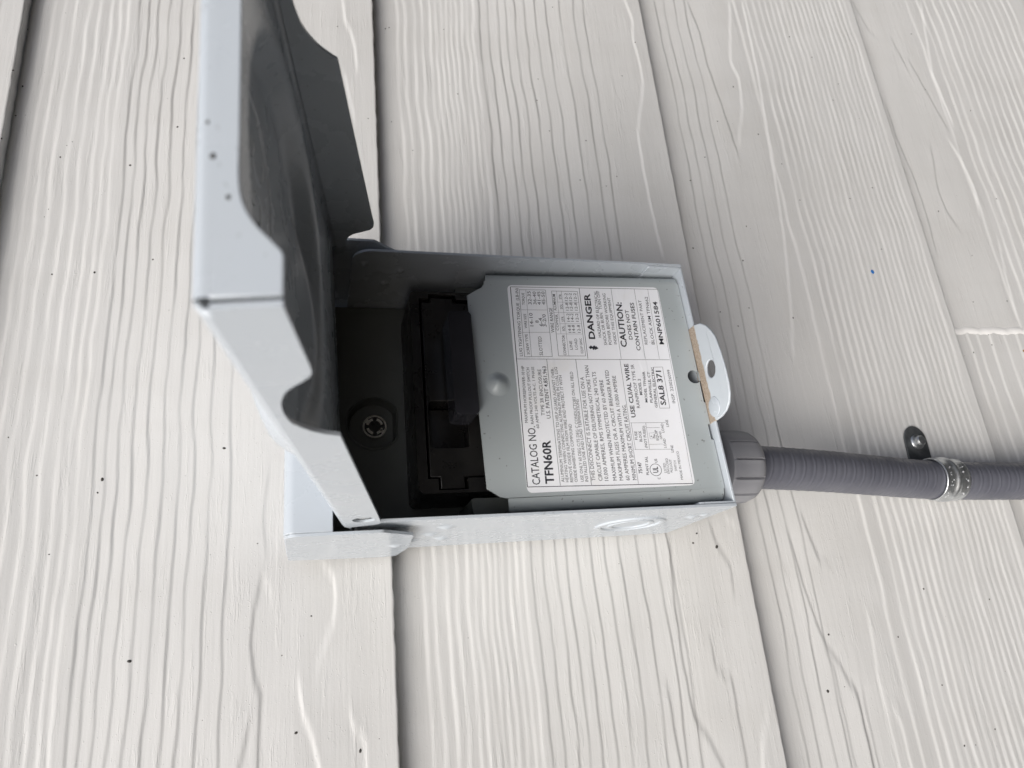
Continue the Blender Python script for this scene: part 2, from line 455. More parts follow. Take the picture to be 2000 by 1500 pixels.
def mat_tab():
    s = NT("enamel_stained_at_bend")
    sep = s.n("ShaderNodeSeparateXYZ"); s.l(s.tc.outputs['Object'], sep.inputs[0])
    ma = s.n("ShaderNodeMath", operation='MULTIPLY_ADD'); s.l(sep.outputs['Y'], ma.inputs[0]); ma.inputs[1].default_value = -1000.; ma.inputs[2].default_value = -70.4
    mb = s.n("ShaderNodeMath", operation='ABSOLUTE'); s.l(ma.outputs[0], mb.inputs[0])
    nz = s.n("ShaderNodeMath", operation='MULTIPLY_ADD'); s.l(s.noise(260, 4, .6), nz.inputs[0]); nz.inputs[1].default_value = 3.4; s.l(mb.outputs[0], nz.inputs[2])
    k = s.ramp(nz.outputs[0], [(.0, (1, 1, 1)), (1, (0, 0, 0))])
    mr = s.n("ShaderNodeMapRange"); s.l(nz.outputs[0], mr.inputs[0]); mr.inputs[1].default_value = 5.0; mr.inputs[2].default_value = 5.7; mr.inputs[3].default_value = 1; mr.inputs[4].default_value = 0
    grain = s.ramp(s.noise(1500, 3), [(.35, (.27, .21, .16)), (.65, (.43, .36, .29))])
    c = s.mix(mr.outputs[0], (.50, .54, .575), grain)
    return s.set(Base_Color=c, Roughness=.45)

def mat_simple(name, a, b, rough, scale=60, bump=.1, bscale=300, metallic=0., dust=None, spec=.5):
    s = NT(name)
    c = s.ramp(s.noise(scale, 4), [(.3, a), (.7, b)])
    if dust:
        d = s.ramp(s.noise(900, 2, .5), [(.70, (0, 0, 0)), (.78, (dust,) * 3)])
        c = s.mix(d, c, (.30, .27, .23))
        f = s.ramp(s.noise(35, 5, .7), [(.45, (0, 0, 0)), (.9, (dust * .35,) * 3)])
        c = s.mix(f, c, (.22, .20, .17))
    n = s.bump(s.noise(bscale, 3), bump, .0003)
    r = s.ramp(s.noise(scale * 1.7, 4), [(.3, (rough * .8,) * 3), (.7, (min(1, rough * 1.25),) * 3)])
    return s.set(Base_Color=c, Roughness=r, Normal=n, Metallic=metallic, Specular_IOR_Level=spec)

def mat_zinc():
    s = NT("galvanised_steel")
    c = s.ramp(s.noise(260, 4, .6), [(.3, (.50, .52, .53)), (.7, (.72, .74, .75))])
    n = s.bump(s.noise(500, 3), .25, .0003)
    r = s.ramp(s.noise(300, 3), [(.3, (.30,) * 3), (.7, (.42,) * 3)])
    return s.set(Base_Color=c, Roughness=r, Normal=n, Metallic=.9)

def mat_label():
    s = NT("label_film")
    c = s.ramp(s.noise(30, 3), [(.3, (.82, .83, .86)), (.7, (.86, .87, .90))])
    st = s.ramp(s.noise(55, 5, .6), [(.58, (0, 0, 0)), (.80, (.28, .28, .28))])
    c = s.mix(st, c, (.72, .68, .56))
    sm_ = s.ramp(s.noise(700, 2, .5), [(.74, (0, 0, 0)), (.79, (.5, .5, .5))])
    c = s.mix(sm_, c, (.35, .34, .33))
    n = s.bump(s.noise(90, 3, .5), .14, .0008)
    cr = s.noise(120, 2, .5, s.map((.25, 1, .8)))
    n = s.bump(s.ramp(cr, [(.60, (0, 0, 0)), (.64, (1, 1, 1))]), .25, .0003, n)
    return s.set(Base_Color=c, Roughness=.36, Normal=n)

def mat_ink():
    s = NT("label_ink")
    c = s.ramp(s.noise(1200, 2), [(.3, (.012, .012, .016)), (.7, (.04, .04, .05))])
    return s.set(Base_Color=c, Roughness=.45)

M_SIDE = mat_siding()
M_GREY = mat_enamel("grey_enamel", (.465, .505, .545), (.495, .535, .575), .26, .22)
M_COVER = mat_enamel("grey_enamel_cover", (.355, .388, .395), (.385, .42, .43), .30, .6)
M_TAB = mat_tab()
M_BLACK = mat_simple("black_phenolic", (.011, .0105, .0105), (.019, .018, .017), .30, 60, .15, 400, 0, .3)
M_BASE = mat_simple("dark_phenolic_base", (.118, .128, .121), (.14, .15, .142), .38, 50, .2, 400, 0, .35)
M_GRIP = mat_simple("glossy_black_handle", (.026, .026, .030), (.034, .034, .040), .15, 60, .06, 300, 0., None, .9)
M_PVC = mat_simple("grey_pvc", (.22, .222, .24), (.26, .262, .28), .42, 40, .12, 500, 0, .25)
M_JACK = mat_simple("conduit_jacket", (.096, .099, .120), (.124, .127, .150), .40, 45, .10, 350, 0, .12)
M_ZINC = mat_zinc()
M_ZINC_DARK = mat_simple("darkened_galvanised_steel", (.12, .13, .135), (.22, .23, .235), .5, 200, .3, 500, .75)  # zinc with the dark reflection on the ear put into its colour
M_STAMP = mat_simple("pale_glint_zinc", (.50, .51, .52), (.66, .67, .68), .45, 300, .1, 500, .2)  # pale colour stands in for the glint of the stamped facets
M_BRASS = mat_simple("pale_screw_steel", (.86, .82, .74), (.95, .92, .86), .45, 300, .2, 900, .0)  # near-white colour stands in for steel reflections on the shaded screw
M_LABEL = mat_label()
M_INK = mat_ink()
M_SPECK = mat_simple("dirt", (.02, .017, .014), (.05, .045, .04), .7, 900)
M_BLUE = mat_simple("blue_paint", (.01, .13, .42), (.02, .19, .55), .45, 900)
M_RUST = mat_simple("rust", (.22, .11, .03), (.36, .19, .06), .75, 900)
M_CAULK = mat_simple("painted_caulk", (.74, .73, .71), (.78, .77, .75), .5, 60, .4, 260)

# ------------------------------------------------------------------ mesh helpers
def tag(o, label=None, cat=None, group=None, kind=None):
    if label: o["label"] = label
    if cat: o["category"] = cat
    if group: o["group"] = group
    if kind: o["kind"] = kind
    return o

def thing(name, label, cat, loc):
    o = bpy.data.objects.new(name, None)
    COL.objects.link(o); o.location = loc; o.empty_display_size = .02
    return tag(o, label, cat)

def link(name, me, mat, parent=None, bevel=0, smooth=40, seg=2):
    me.materials.clear(); me.materials.append(mat)
    o = bpy.data.objects.new(name, me); COL.objects.link(o)
    if parent is not None:
        o.parent = parent
        w = Vector((0, 0, 0)); q = parent
        while q is not None: w += q.location; q = q.parent
        o.location = -w if parent.parent is None else Vector((0, 0, 0))
        if parent.parent is not None: o.location = -w
    if smooth:
        me.polygons.foreach_set("use_smooth", [True] * len(me.polygons))
        me.set_sharp_from_angle(angle=math.radians(smooth))
    if bevel:
        b = o.modifiers.new("edge", 'BEVEL'); b.width = bevel * MM; b.segments = seg
        b.limit_method = 'ANGLE'; b.angle_limit = math.radians(50); b.harden_normals = False
    return o

class MB:
    """collects faces in millimetres (x, z, n)"""
    def __init__(s): s.v = []; s.f = []
    def add(s, vs, fs):
        k = len(s.v); s.v += [tuple(q) for q in vs]; s.f += [tuple(i + k for i in f) for f in fs]
    def mesh(s, name):
        me = bpy.data.meshes.new(name)
        me.from_pydata([P(*q) for q in s.v], [], s.f); 
        bm = bmesh.new(); bm.from_mesh(me)
        bmesh.ops.remove_doubles(bm, verts=bm.verts, dist=1e-6)
        bmesh.ops.recalc_face_normals(bm, faces=bm.faces)
        bm.to_mesh(me); bm.free(); me.update(); return me
    def build(s, name, mat, parent=None, bevel=0, smooth=40, seg=2):
        return link(name, s.mesh(name), mat, parent, bevel, smooth, seg)
    def plate(s, outer, holes, thick, o, U, V, W):
        """flat sheet: 2-D outline (with holes) in frame o,U,V; thickness along W"""
        loops = [outer] + list(holes)
        pv = [[Vector((a, b, 0)) for a, b in lp] for lp in loops]
        tris = geometry.tessellate_polygon(pv)
        flat = [q for lp in loops for q in lp]
        N = len(flat)
        o = np.array(o, float); U = np.array(U, float); V = np.array(V, float); W = np.array(W, float)
        vs = [o + U * a + V * b for a, b in flat] + [o + U * a + V * b + W * thick for a, b in flat]
        fs = [tuple(t) for t in tris] + [tuple(i + N for i in reversed(t)) for t in tris]
        k = 0
        for lp in loops:
            L = len(lp)
            for i in range(L):
                a, b = k + i, k + (i + 1) % L
                fs.append((a, b, b + N, a + N))
            k += L
        s.add(vs, fs); return s
    def box(s, x0, x1, z0, z1, n0, n1):
        vs = [(x, z, n) for x in (x0, x1) for z in (z0, z1) for n in (n0, n1)]
        s.add(vs, [(0, 1, 3, 2), (4, 6, 7, 5), (0, 4, 5, 1), (2, 3, 7, 6), (0, 2, 6, 4), (1, 5, 7, 3)]); return s
    def grid(s, pts):
        r, c = len(pts), len(pts[0])
        s.add([q for row in pts for q in row],
              [(i * c + j, i * c + j + 1, (i + 1) * c + j + 1, (i + 1) * c + j) for i in range(r - 1) for j in range(c - 1)])
        return s
    def lathe(s, prof, o, A, B, D, seg=32, cap=True):
        """prof: (radius, along D)"""
        o, A, B, D = (np.array(q, float) for q in (o, A, B, D))
        k = len(s.v)
        for r, h in prof:
            for i in range(seg):
                t = 2 * math.pi * i / seg
                s.v.append(tuple(o + A * (r * math.cos(t)) + B * (r * math.sin(t)) + D * h))
        for j in range(len(prof) - 1):
            for i in range(seg):
                a = k + j * seg + i; b = k + j * seg + (i + 1) % seg
                s.f.append((a, b, b + seg, a + seg))
        if cap:
            s.f.append(tuple(k + i for i in range(seg)))
            e = k + (len(prof) - 1) * seg
            s.f.append(tuple(e + i for i in reversed(range(seg))))
        return s
    def torus(s, R, r, o, A, B, D, seg=36, sub=8, sq=1.0):
        o, A, B, D = (np.array(q, float) for q in (o, A, B, D))
        k = len(s.v)
        for i in range(seg):
            t = 2 * math.pi * i / seg; e = A * math.cos(t) + B * math.sin(t)
            for j in range(sub):
                u = 2 * math.pi * j / sub
                s.v.append(tuple(o + e * (R + r * math.cos(u)) + D * (r * sq * math.sin(u))))
        for i in range(seg):
            for j in range(sub):
                a = k + i * sub + j; b = k + i * sub + (j + 1) % sub
                c = k + ((i + 1) % seg) * sub + (j + 1) % sub; d = k + ((i + 1) % seg) * sub + j
                s.f.append((a, b, c, d))
        return s
    def dome(s, r, h, o, A, B, D, seg=20, rings=5):
        o, A, B, D = (np.array(q, float) for q in (o, A, B, D))
        k = len(s.v); s.v.append(tuple(o + D * h))
        for j in range(1, rings + 1):
            q = j / rings
            for i in range(seg):
                t = 2 * math.pi * i / seg
                s.v.append(tuple(o + (A * math.cos(t) + B * math.sin(t)) * r * q + D * (h * (.5 + .5 * math.cos(math.pi * q)))))
        for i in range(seg): s.f.append((k, k + 1 + i, k + 1 + (i + 1) % seg))
        for j in range(rings - 1):
            for i in range(seg):
                a = k + 1 + j * seg + i; b = k + 1 + j * seg + (i + 1) % seg
                s.f.append((a, a + seg, b + seg, b))
        return s

X, Zv, Nv = (1, 0, 0), (0, 1, 0), (0, 0, 1)
def arc(cx, cy, r, a0, a1, n=6, ry=None):
    ry = r if ry is None else ry
    return [(cx + r * math.cos(math.radians(a0 + (a1 - a0) * i / n)), cy + ry * math.sin(math.radians(a0 + (a1 - a0) * i / n))) for i in range(n + 1)]
def rounded(pts, rad, n=4):
    """round every corner of a polygon (rad: one value or one per corner)"""
    out = []; L = len(pts)
    for i in range(L):
        p, a, b = (Vector(pts[i]), Vector(pts[i - 1]), Vector(pts[(i + 1) % L]))
        r = rad[i] if isinstance(rad, (list, tuple)) else rad
        if r <= 0: out.append(tuple(p)); continue
        u, w = (a - p), (b - p); r = min(r, u.length * .48, w.length * .48)
        s, e = p + u.normalized() * r, p + w.normalized() * r
        for k in range(n + 1):
            t = k / n; q = s * (1 - t) ** 2 + p * 2 * t * (1 - t) + e * t * t; out.append((q.x, q.y))
    return out
def circle(cx, cy, r, n=20): return [(cx + r * math.cos(-2 * math.pi * i / n), cy + r * math.sin(-2 * math.pi * i / n)) for i in range(n)]

# ------------------------------------------------------------------ the siding wall
rng = np.random.default_rng(7)
PITCH = 190.708
ZB = {'A0': 333.11, 'A': 142.43, 'B': -48.26, 'C': -238.97, 'D': -429.68, 'F': -620.4, 'A1': 523.8}
THICK = 8.2
_ph = rng.uniform(0, 6.28, (8, 12))
def sm(x, k, wl):       # smooth 1-D noise, unit-ish amplitude
    return (np.sin(x / wl * 6.283 + _ph[k, 0]) + .6 * np.sin(x / wl * 6.283 * 1.83 + _ph[k, 1]) + .4 * np.sin(x / wl * 6.283 * 3.1 + _ph[k, 2])) / 1.5
def wob(x, z):          # shared sideways wander of the grain lines
    return .75 * sm(x + .35 * z, 0, 160) + .27 * sm(x - .8 * z, 1, 78) + .13 * sm(x + 1.1 * z, 2, 36)

AMP = .55
def relief(board, x, z):
    """grain relief in mm; x, z arrays that broadcast"""
    h = np.zeros(np.broadcast(x, z).shape)
    w = wob(x, z)
    for i, (zl, s, a) in enumerate(DAT['G'].get(board, [])):
        zi = zl + .30 * sm(x + 37 * i, 3, 70 + 9 * (i % 4)) 
        t = (z + w) - zi
        am = AMP * a * (.82 + .3 * sm(x + 91 * i, 4, 130 + 17 * (i % 5)))
        gap = 4.2
        wd = 1.0 if s < 0 else .52
        am = am * (1.3 if s < 0 else 1.12)
        h += s * am * .5 * np.tanh(t / wd) * np.exp(-np.abs(t) / gap)
    for i, (b, s, a, pts) in enumerate(DAT['W']):
        if b != board: continue
        px = np.array([p[0] for p in pts]); pz = np.array([p[1] for p in pts])
        zi = np.interp(x, px, pz)
        fade = np.clip((x - px[0] + 4) / 10, 0, 1) * np.clip((px[-1] + 4 - x) / 10, 0, 1)
        if px[0] < -60: fade = np.clip((px[-1] + 4 - x) / 10, 0, 1)
        t = z - zi + .22 * sm(x + 13 * i, 5, 23)
        h += s * a * AMP * .62 * np.tanh(t / .6) * np.exp(-np.abs(t) / 6) * fade
    h += .16 * sm(z + .05 * x, 6, 70) + .10 * np.sin(x / 210 * 6.28 + z / 40)
    return h

def board_n(board, x, z):
    zb = ZB[board[0] if board in ('E',) else board] if board != 'E' else ZB['D']
    return -THICK * (z - zb) / PITCH + relief(board, x, z)

def make_board(parent, board, xa=-700., xb=1100., fine=True):
    zb = ZB['D'] if board == 'E' else ZB[board]
    lo, hi = (-150., 470.) if fine else (0., 0.)
    xs = []
    x = xa
    while x < xb - 1e-6:
        xs.append(x); x += 3.0 if lo <= x < hi else 25.0
    xs.append(xb); xs = np.array(xs)
    zs = np.concatenate([[0.9, 1.5], np.arange(2., 204., .52 if fine else 2.0)]) + zb
    Xg, Zg = np.meshgrid(xs, zs)
    Ng = board_n(board, Xg, Zg)
    rag = .22 * sm(xs, 7, 23) + .15 * sm(xs * 1.7, 5, 7)
    rows_x = [xs, xs, xs]; 
    z0 = zb + rag; 
    back = np.full_like(xs, -THICK - .3)
    r0 = Ng[0]
    Xf = np.vstack([xs[None], xs[None], xs[None], Xg])
    Zf = np.vstack([(z0 + .2)[None], z0[None], (z0 + .25)[None], Zg])
    Nf = np.vstack([back[None], (r0 - .9)[None], (r0 - .25)[None], Ng])
    R, C = Xf.shape
    co = np.stack([Xf, -Nf, Zf], -1).reshape(-1, 3) * MM
    idx = np.arange(R * C).reshape(R, C)
    q = np.stack([idx[:-1, :-1], idx[:-1, 1:], idx[1:, 1:], idx[1:, :-1]], -1).reshape(-1, 4)
    me = bpy.data.meshes.new("siding_board")
    me.vertices.add(len(co)); me.vertices.foreach_set("co", co.ravel())
    me.loops.add(q.size); me.loops.foreach_set("vertex_index", q.ravel())
    me.polygons.add(len(q)); me.polygons.foreach_set("loop_start", np.arange(0, q.size, 4)); 
    me.update(calc_edges=True); me.validate()
    o = link("siding_board", me, M_SIDE, parent, 0, 55)
    return o

for nm, z0, dirn in (('A0', 333.1, 1), ('F', -620, -1), ('A1', 523.8, 1)):
    zz = z0 + 12
    G = []
    while zz < z0 + 186:
        G.append([zz, -1 if zz - z0 > 95 else 1, rng.uniform(.6, 1.1)]); zz += rng.uniform(5, 10)
    DAT['G'][nm] = G
# the lower board: more grain towards the bottom that only just leaves the frame
wall = thing("siding_wall", "white painted lap siding wall with embossed wood grain behind the box", "wall", P(160, -620, 0))
make_board(wall, 'A1', fine=False)
for b in ('A0', 'A', 'B', 'C'):
    make_board(wall, b)
make_board(wall, 'D', 128.6, 1100.)
make_board(wall, 'E', -700., 126.6)
make_board(wall, 'F', fine=False)
# caulked butt joint between the two short boards
cb = MB()
zs = np.linspace(ZB['D'] + .5, ZB['D'] + 197, 70)
pts = []
for z in zs:
    row = []
    ba = float(board_n('D', np.array(131.5), np.array(z)))
    bb = float(board_n('E', np.array(123.7), np.array(z)))
    j = .5 * math.sin(z * .31) + .35 * math.sin(z * .83)
    for k in range(7):
        t = k / 6
        row.append((124.2 + j + 6.8 * t, z, bb + (ba - bb) * t - .35 + (.95 + .15 * math.sin(z * .5)) * math.sin(math.pi * t)))
    pts.append(row)
cb.grid(pts); cb.build("caulk_joint", M_CAULK, wall)

def which(x, z):
    for b in ('A0', 'A', 'B', 'C', 'D', 'F'):
        if z >= ZB[b]: return 'E' if (b == 'D' and x < 127) else b
    return 'F'
def surf(x, z): return float(board_n(which(x, z), np.array(float(x)), np.array(float(z))))

sp = MB(); rnd = random.Random(3)
for x, z, r in DAT['SP']:
    n = surf(x, z); r *= rnd.uniform(.8, 1.15)
    a = rnd.uniform(.75, 1.3)
    sp.dome(r, r * .55 + .12, (x, z, n - .05), (a, .2 * rnd.uniform(-1, 1), 0), (0, 1 / a, 0), Nv, 9, 3)
for i in range(150):
    x, z = rnd.uniform(-140, 460), rnd.uniform(-425, 345)
    n = surf(x, z); r = rnd.uniform(.12, .26)
    sp.dome(r, r * .6, (x, z, n - .02), X, Zv, Nv, 6, 2)
o = sp.build("fly_speck", M_SPECK, wall); tag(o, kind="stuff")
b = MB(); b.dome(1.8, .6, (167.2, -186.4, surf(167.2, -186.4) - .05), X, Zv, Nv, 7, 3); b.build("blue_paint_fleck", M_BLUE, wall)
b = MB(); b.dome(1.9, .35, (110.4, -300.5, surf(110.4, -300.5)), (1.3, .3, 0), (-.2, .9, 0), Nv, 9, 3)
b.dome(1.0, .3, (112.2, -298.6, surf(112.2, -298.6)), X, Zv, Nv, 7, 3); b.build("rust_spot", M_RUST, wall)

# ------------------------------------------------------------------ the disconnect box
box = thing("disconnect_box", "grey metal electrical disconnect box with its lid swung open and a white rating label", "disconnect box", P(60, 0, 0))
DEP = 73.4
SL = 5.4 / 121.0
def zbot(x): return -2.4 + SL * x
# back sheet
MB().plate([(0, 0), (121, 5), (121, 190), (0, 190)], [], 1.2, (0, -.5, 0.2), X, Zv, Nv).build("back_panel", M_GREY, box, .2)
# side walls
lw = rounded([(-2.4, 1.5), (-2.4, DEP), (158.5, DEP), (163.5, 66), (163.5, 1.5)], [0, .8, 4, 4, 0])
wl_ = MB().plate(lw, [], 1.2, (0, 0, 0), Zv, Nv, X)
wl_ = wl_.build("side_wall", M_GREY, box, .3)
rw = rounded([(3.0, 1.5), (3.0, DEP), (157.5, DEP), (162.6, 68.5), (162.7, 1.5)], [0, .8, 4, 4, 0])
wr_ = MB().plate(rw, [], 1.2, (121, 0, 0), Zv, Nv, (-1, 0, 0)).build("side_wall", M_GREY, box, .3)
# pressed knock-outs and dimples on the left wall, dimples on the right wall
ko = MB()
for R, r in ((15.5, 1.7), (10.0, 1.4)):
    ko.torus(R, r, (0.05, 34, 37), Zv, Nv, (-1, 0, 0), 44, 8, .6)
ko.build("knockout", M_GREY, wl_)
for (z, n, r, h) in ((129.8, 38.1, 4.0, 1.2), (125.7, 55, 4.0, 1.2), (123, 26, 4.0, 1.2), (8.5, 50, 3.2, 1.0), (3.8, 54, 2.6, .8), (136, 24, 3.5, 1.0)):
    MB().dome(r, h, (-.02, z, n), (0, 1.25, 0), Nv, (-1, 0, 0), 18, 5).build("dimple", M_GREY, wl_)
for (z, n) in ((146.4, 44.2), (160.3 - 3, 62), (140.5, 57)):
    MB().dome(2.6, 1.0, (119.78, z, n), Zv, Nv, (-1, 0, 0), 16, 4).build("dimple", M_GREY, wr_)
# bottom panel (slightly out of level, like the real one) with folded corner tabs
BU = (1, SL, 0)
bp_ = MB().plate([(1.3, 1.5), (119.7, 1.5), (119.7, DEP - .6), (1.3, DEP - .6)], [], 1.3, (0, -2.4, 0), BU, Nv, (0, 1, 0))
bpo = bp_.build("bottom_panel", M_GREY, box, .35)
for x0, dx, z0 in ((1.35, 1.1, -1.0), (118.55, 1.1, 4.3)):
    MB().plate(rounded([(z0, 8), (z0, DEP - .5), (z0 + 17, DEP - .5), (z0 + 17, 12)], [0, 0, 1.2, 3]), [], dx, (x0, 0, 0), Zv, Nv, X).build("corner_tab", M_GREY, bpo, .25)
# hasp tab
TO = 1.6
tab = [(a, b if b < 67 else b + TO) for a, b in [(39.2, 66.2), (88.0, 66.2), (87.6, 72.5)] + [(86.2, 77.6), (83.2, 81.6), (79.5, 84.6), (75.2, 86.8), (67, 88.2), (59, 88.9), (52, 88.7), (47.2, 87.7), (43.6, 85.6), (41.2, 82.2), (39.8, 77.6)]]
th = MB().plate(tab, [circle(62.9, 79.4, 4.1, 24)], 1.2, (0, -2.15, 0), BU, Nv, (0, 1, 0)).build("hasp_tab", M_TAB, box, .4)
MB().lathe([(4.8, 0), (4.7, .3), (4.1, .5)], (45.6, -.95 + SL * 45.6, 75.4), BU, Nv, (0, 1, 0), 22).build("weld_button", M_GREY, th, .2)

# top hood: front strip, rolled top, two ears
hood = MB()
prof = [(172.5, DEP), (186.5, DEP)] + [(186.5 + 4.2 * math.sin(math.radians(a)), DEP - 4.2 + 4.2 * math.cos(math.radians(a))) for a in (15, 30, 45, 60, 75, 90)] + [(190.7, 12.0)]
inner = [(172.5, DEP - 1.1), (186.3, DEP - 1.1)] + [(186.3 + 3.1 * math.sin(math.radians(a)), DEP - 4.2 + 3.1 * math.cos(math.radians(a))) for a in (15, 30, 45, 60, 75, 90)] + [(189.6, 12.0)]
loop = prof + inner[::-1]
hood.plate(loop, [], 127.75, (-2.8, 0, 0), Zv, Nv, X)
hood = hood.build("top_hood", M_GREY, box, .3)
ear = rounded([(190.2, 8), (190.2, 69.5), (187.0, 73.0), (153.5, 73.0), (140.4, 62.5), (138.4, 28), (141.2, 4), (147, 2)], [2, 2, 2, 1, 1, 2, 2, 2])
for x0, w in ((-2.85, -1.2), (125.0, 1.2)):
    e = MB().plate(ear, [], w, (x0, 0, 0), Zv, Nv, X).build("hood_ear", M_GREY, hood, .3)
    MB().dome(3.2, 1.0, (x0 + w, 144.8, 36), (0, 1.3, 0), Nv, (1 if w > 0 else -1, 0, 0), 16, 4).build("dimple", M_GREY, e) if False else None
MB().dome(3.0, .9, (-4.05, 145.2, 37), (0, 1.3, 0), Nv, (-1, 0, 0), 16, 4).build("dimple", M_GREY, hood)
# inner top of the enclosure
MB().plate([(1.4, 1.5), (119.6, 1.5), (119.6, 64), (1.4, 64)], [], 1.0, (0, 187.2, 0), X, Nv, (0, 1, 0)).build("top_panel", M_GREY, box, .2)

# wiring cover (tilted sheet with rolled sides) and label
TL = .045
CV = np.array([0, 1, -TL]) / math.sqrt(1 + TL * TL); CN = np.array([0, TL, 1]) / math.sqrt(1 + TL * TL)
CO = np.array([0, 0, 69.0])
def C3(u, v, w=0): return tuple(CO + np.array([u, 0, 0]) + CV * v + CN * w)
outer = [(9.0, zbot(9) + 1.7), (31.8, zbot(31.8) + 1.7), (31.9, 1.9), (39.3, 2.2), (39.4, zbot(39.4) + 1.7), (112.2, zbot(112.2) + 1.7),
         (112.2, 102.6), (110.3, 102.7), (110.0, 103.2), (108.8, 103.9), (104.4, 111.1), (13.7, 109.0), (9.9, 103.5), (9.3, 100.9)]
cv = MB().plate(outer, [circle(63.0, 4.6, 3.4, 22)], -1.0, CO, X, CV, CN)
for sx, x0, vtop, vb in ((-1, 9.0, 100.7, zbot(4) + 2.6), (1, 112.2, 102.4, zbot(117) + 1.9)):
    pr = [(0, 0)] + [(5.2 * math.sin(math.radians(a)), -5.2 + 5.2 * math.cos(math.radians(a))) for a in (12, 26, 40, 54, 68, 80, 90)] + [(5.2, -16)]
    pts = []
    for v, k in ((vb, 1), (vtop - 5, 1), (vtop - 2.2, 1), (vtop - .6, 1)):
        pts.append([C3(x0 + sx * a, v - (.0 if v < 50 else .06 * a * a * .4), w) for a, w in pr])
    cv.grid(pts)
    pts2 = [[C3(x0 + sx * a * .8, v - (.0 if v < 50 else .06 * a * a * .4), w - .95) for a, w in pr] for v in (vb, vtop - 5, vtop - 2.2, vtop - .6)]
    cv.grid(pts2)
cover = cv.build("wiring_cover", M_COVER, box, .3, 35)
MB().dome(6.2, 2.6, C3(60.6, 100.2, -.05), X, CV, CN, 28, 8).build("cover_dimple", M_COVER, cover)

def rl(pts, t0, t1):
    mb = MB(); mb.plate(pts, [], t1 - t0, C3(0, 0, t0), X, CV, CN); return mb
label = rl(rounded([(110.15, 91.7), (110.15, 15.5), (11.0, 13.9), (10.95, 91.7)], 2.6, 5), .02, .12).build("rating_label", M_LABEL, box, 0)
# print: every line of lettering, rules and marks as flat ink on the label
cu = bpy.data.curves.new("tmp_text", 'FONT'); cu.size = 1.0; cu.resolution_u = 2
to = bpy.data.objects.new("tmp_text", cu); COL.objects.link(to)
def glyphs(s, off):
    cu.body = s; cu.offset = off
    dg = bpy.context.evaluated_depsgraph_get(); dg.update()
    ev = to.evaluated_get(dg); me = ev.to_mesh()
    vs = np.array([(v.co.x, v.co.y) for v in me.vertices]); fs = [tuple(p.vertices) for p in me.polygons]
    ev.to_mesh_clear(); return vs, fs
vh, _ = glyphs("H", 0); CAP = vh[:, 1].max() - vh[:, 1].min()
pm = MB(); INK = .17
for s, u0, v0, u1, v1, cap, bold in DAT['T']:
    vs, fs = glyphs(s, .016 * bold)
    x0, x1 = vs[:, 0].min(), vs[:, 0].max()
    du, dv = u1 - u0, v1 - v0
    L = math.hypot(du, dv); ca, sa = du / L, dv / L
    kx = L / (x1 - x0); ky = cap / CAP
    a, b = (vs[:, 0] - x0) * kx, vs[:, 1] * ky
    pm.add([C3(u0 + p * ca - q * sa, v0 + p * sa + q * ca, INK) for p, q in zip(a, b)], fs)
def stroke(p, q, w):
    p, q = Vector(p), Vector(q); d = (q - p).normalized(); nrm = Vector((-d.y, d.x)) * w / 2
    pm.add([C3(*(p + nrm), INK), C3(*(p - nrm), INK), C3(*(q - nrm), INK), C3(*(q + nrm), INK)], [(0, 1, 2, 3)])
for w, p, q in DAT['LN']: stroke(p, q, w)
c = DAT['ul']
for i in range(28):
    a0, a1 = 2 * math.pi * i / 28, 2 * math.pi * (i + 1) / 28
    stroke((c[0] + 2.72 * math.cos(a0), c[1] + 2.72 * math.sin(a0)), (c[0] + 2.72 * math.cos(a1), c[1] + 2.72 * math.sin(a1)), .22)
for d in DAT['dots']:
    k = len(pm.v); pm.add([C3(d[0] + .3 * math.cos(t), d[1] + .3 * math.sin(t), INK) for t in np.linspace(0, 6.28, 8)[:-1]], [tuple(range(7))])
bl = DAT['bolt']; tt = geometry.tessellate_polygon([[Vector((a, b, 0)) for a, b in bl]])
pm.add([C3(a, b, INK) for a, b in bl], [tuple(t) for t in tt])
bpy.data.objects.remove(to); bpy.data.curves.remove(cu)
me = bpy.data.meshes.new("label_print"); me.from_pydata([P(*q) for q in pm.v], [], pm.f); me.update()
link("label_print", me, M_INK, label, 0, 0)

# ---------------- black fuse block, pull-out and handle
POCK = [(a, max(140.6, b)) for a, b in circle(57.5, 150.8, 12.4, 44)]
base = MB().plate([(1.6, 78), (119.4, 78), (119.4, 186.5), (1.6, 186.5)], [POCK], 14, (0, 0, 4), X, Zv, Nv)
fb = base.build("terminal_base", M_BASE, box, .6)
pk = MB(); L_ = len(POCK); cen = (57.5, 150.5)
def ringp(k, n): return [(cen[0] + (a - cen[0]) * k, cen[1] + (b - cen[1]) * k, n) for a, b in POCK + POCK[:1]]
pk.grid([ringp(1.10, 18.02), ringp(1.07, 18.7), ringp(1.03, 18.8), ringp(1.0, 18.1), ringp(.985, 12.6), ringp(.93, 11.2), ringp(.02, 11.0)])
pk.build("screw_pocket", M_BASE, fb)
blk = MB()
blk.plate(rounded([(15, 80), (15, 134.2), (17, 136), (110, 136), (112, 134.2), (112, 80)], 1.0, 2),
          [[(21.5, 84), (21.5, 114), (16.4, 114), (16.4, 127), (21.5, 127), (21.5, 131.6), (108.2, 131.6), (108.2, 127), (110.6, 127), (110.6, 114), (108.2, 114), (108.2, 84)]],
          34, (0, 0, 18), X, Zv, Nv)
blko = blk.build("fuse_block", M_BLACK, box, .7)
MB().plate(rounded([(2.2, 84), (2.2, 111.5), (13, 112.5), (13, 84)], 1.2), [], 30, (0, 0, 18), X, Zv, Nv).build("block_shoulder", M_BASE, blko, .7)
MB().plate(rounded([(113.5, 84), (113.5, 112), (118.8, 112), (118.8, 84)], 1.0), [], 26, (0, 0, 18), X, Zv, Nv).build("block_shoulder", M_BASE, blko, .7)
